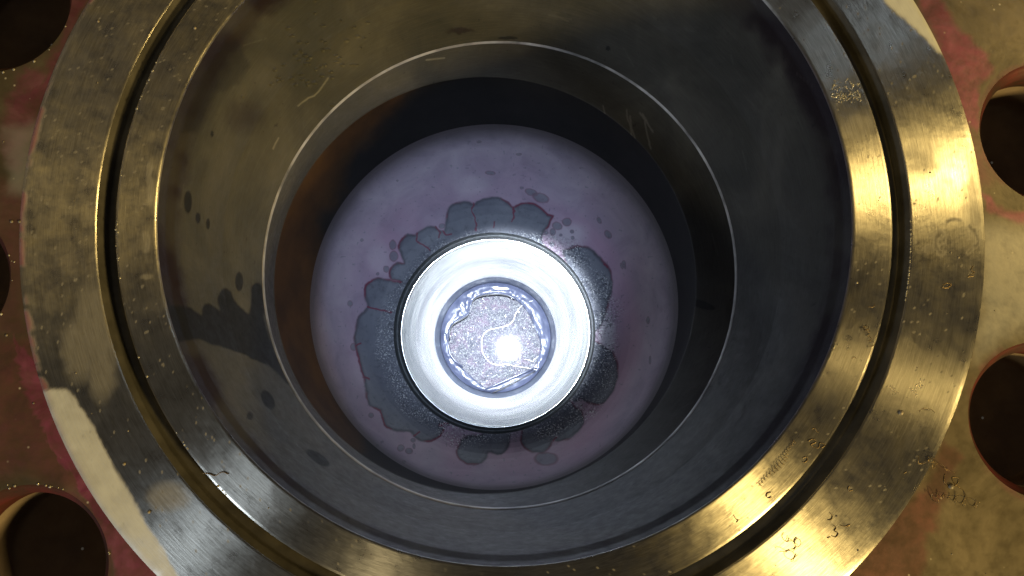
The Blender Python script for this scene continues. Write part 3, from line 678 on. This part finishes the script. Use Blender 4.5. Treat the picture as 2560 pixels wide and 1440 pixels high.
swarf(c6([(800, 1185), (825, 1192), (850, 1182), (835, 1195)]), 'flat wavy swarf sliver beside the three-shaped squiggle', 1.8)
swarf(c6([(738, 1250), (752, 1245)]), 'tiny swarf dash at the foot of the three-shaped squiggle', 2.0)
swarf(c6([(862, 1010), (845, 1015), (840, 1000), (850, 992)]), 'small C swarf chip alone in the middle of the bright raised face', 2.0)
swarf(c6([(520, 1240), (535, 1265), (560, 1275), (580, 1262), (590, 1290), (560, 1305)]), 'tangled dark swarf knot on the raised face near the groove', 1.7, (3, 8))
swarf(c6([(505, 1330), (530, 1310), (550, 1325), (560, 1350), (590, 1340)]), 'loose swarf loop trailing from the tangled knot', 1.6, (2, 8))
swarf(c3([(1465, 1330), (1455, 1350), (1472, 1362), (1450, 1375), (1440, 1385), (1470, 1380)]), 'crinkled swarf curl under the dark ring print', 2.0)
swarf(c3([(1315, 1425), (1335, 1415), (1355, 1425), (1330, 1440), (1310, 1436)]), 'flat dark swarf flake between ring print and groove', 3.0)
swarf(c4([(1010, 925), (1050, 930), (1075, 938), (1110, 920), (1140, 930)]), 'bent hair-thin swarf strip on the inner ring in cool light', 2.4)

# ------------------------------------------------------------------ droplets and grit
def beads(name, pts, mat, label, cat, k=6):
    V, F = [], []
    for (x, y, z, r) in pts:
        b = len(V); V.append((x, y, z + r * .75))
        for h, f in ((.45, .8), (-.1, 1.0)):
            for j in range(k): V.append((x + r * f * math.cos(6.283 * j / k), y + r * f * math.sin(6.283 * j / k), z + r * h))
        for j in range(k):
            j2 = (j + 1) % k; F.append((b, b + 1 + j, b + 1 + j2)); F.append((b + 1 + j, b + 1 + k + j, b + 1 + k + j2)); F.append((b + 1 + j, b + 1 + k + j2, b + 1 + j2))
    o = link(name, mesh(name, V, F), mat); tag(o, label, cat, kind='stuff'); return o

pts = []
for _ in range(170):
    u = random.uniform(2078, 2152); v = random.choice((212, 238, 242)) + random.gauss(0, 7); p = unproj(u, v, 0.0)
    if 1.01 * R0 < math.hypot(p[0], p[1]) < 1.108 * R0: pts.append((p[0], p[1], 0.0, random.uniform(.00012, .0003)))
beads('droplet_patch', pts, M_DROP, 'patch of tiny glinting droplets on the inner ring', 'droplets')
pts = []
for _ in range(110):
    a = math.radians(random.uniform(140, 232)); r = random.gauss(1.1105, .0012) * R0
    if vnoise(np.array([a * 14]), np.array([3.]), 6)[0] > .5: pts.append((r * math.cos(a), r * math.sin(a), -.0001, random.uniform(.00012, .00042)))
for k in range(60):
    a = math.radians(random.uniform(-14, -2)); r = 1.1665 * R0; pts.append((r * math.cos(a), r * math.sin(a), 0.0, random.uniform(.0001, .0003)))
beads('groove_droplets', pts, M_DROP, 'tiny droplets beading along the edges of the ring groove', 'droplets')
pts = []
for _ in range(190):
    u, v = random.uniform(-40, 2600), random.uniform(-40, 1480); p = unproj(u, v, 0.0); r = math.hypot(p[0], p[1]) / R0
    if r > 1.18 or 1.02 < r < 1.1:
        a = [math.hypot(p[0] - BC * math.cos(PH0 + k * math.pi / 6), p[1] - BC * math.sin(PH0 + k * math.pi / 6)) for k in range(12)]
        if min(a) > HR * 1.12 and abs(r - 1.376) > .02: pts.append((p[0], p[1], zface(p), random.choice((.00012, .00015, .0002, .00028, .0004)) * random.uniform(.7, 1.1)))
pts.append((*unproj(*c6([(1355, 992)])[0], -ST)[:2], -ST, .0009)); pts.append((*unproj(*c6([(1105, 622)])[0], 0)[:2], 0, .0008))
for u, v in ((372, 1280), (310, 1160), (27, 553), (47, 553), (245, 53), (487, 70)): p = unproj(u, v, 0); pts.append((p[0], p[1], zface(p), .0005))
beads('grit', pts, simple('pale_grit', (.22, .19, .14), .0, .5, 0, (.05, .04, .03), 500), 'scattered grit and specks lying on the flange faces', 'grit')
# droplets round the lower left bolt hole rim
pts = []
for k in range(12):
    a0 = PH0 + k * math.pi / 6; x, y = BC * math.cos(a0), BC * math.sin(a0)
    if x < 0 and abs(y) < .14:
        for _ in range(26):
            a = random.uniform(0, 6.283); r = HR * random.gauss(1.085, .012); pts.append((x + r * math.cos(a), y + r * math.sin(a), -ST, random.uniform(.00015, .0005)))
beads('rim_droplets', pts, M_DROP, 'small droplets around the rims of the bolt holes on the dye-red side', 'droplets')
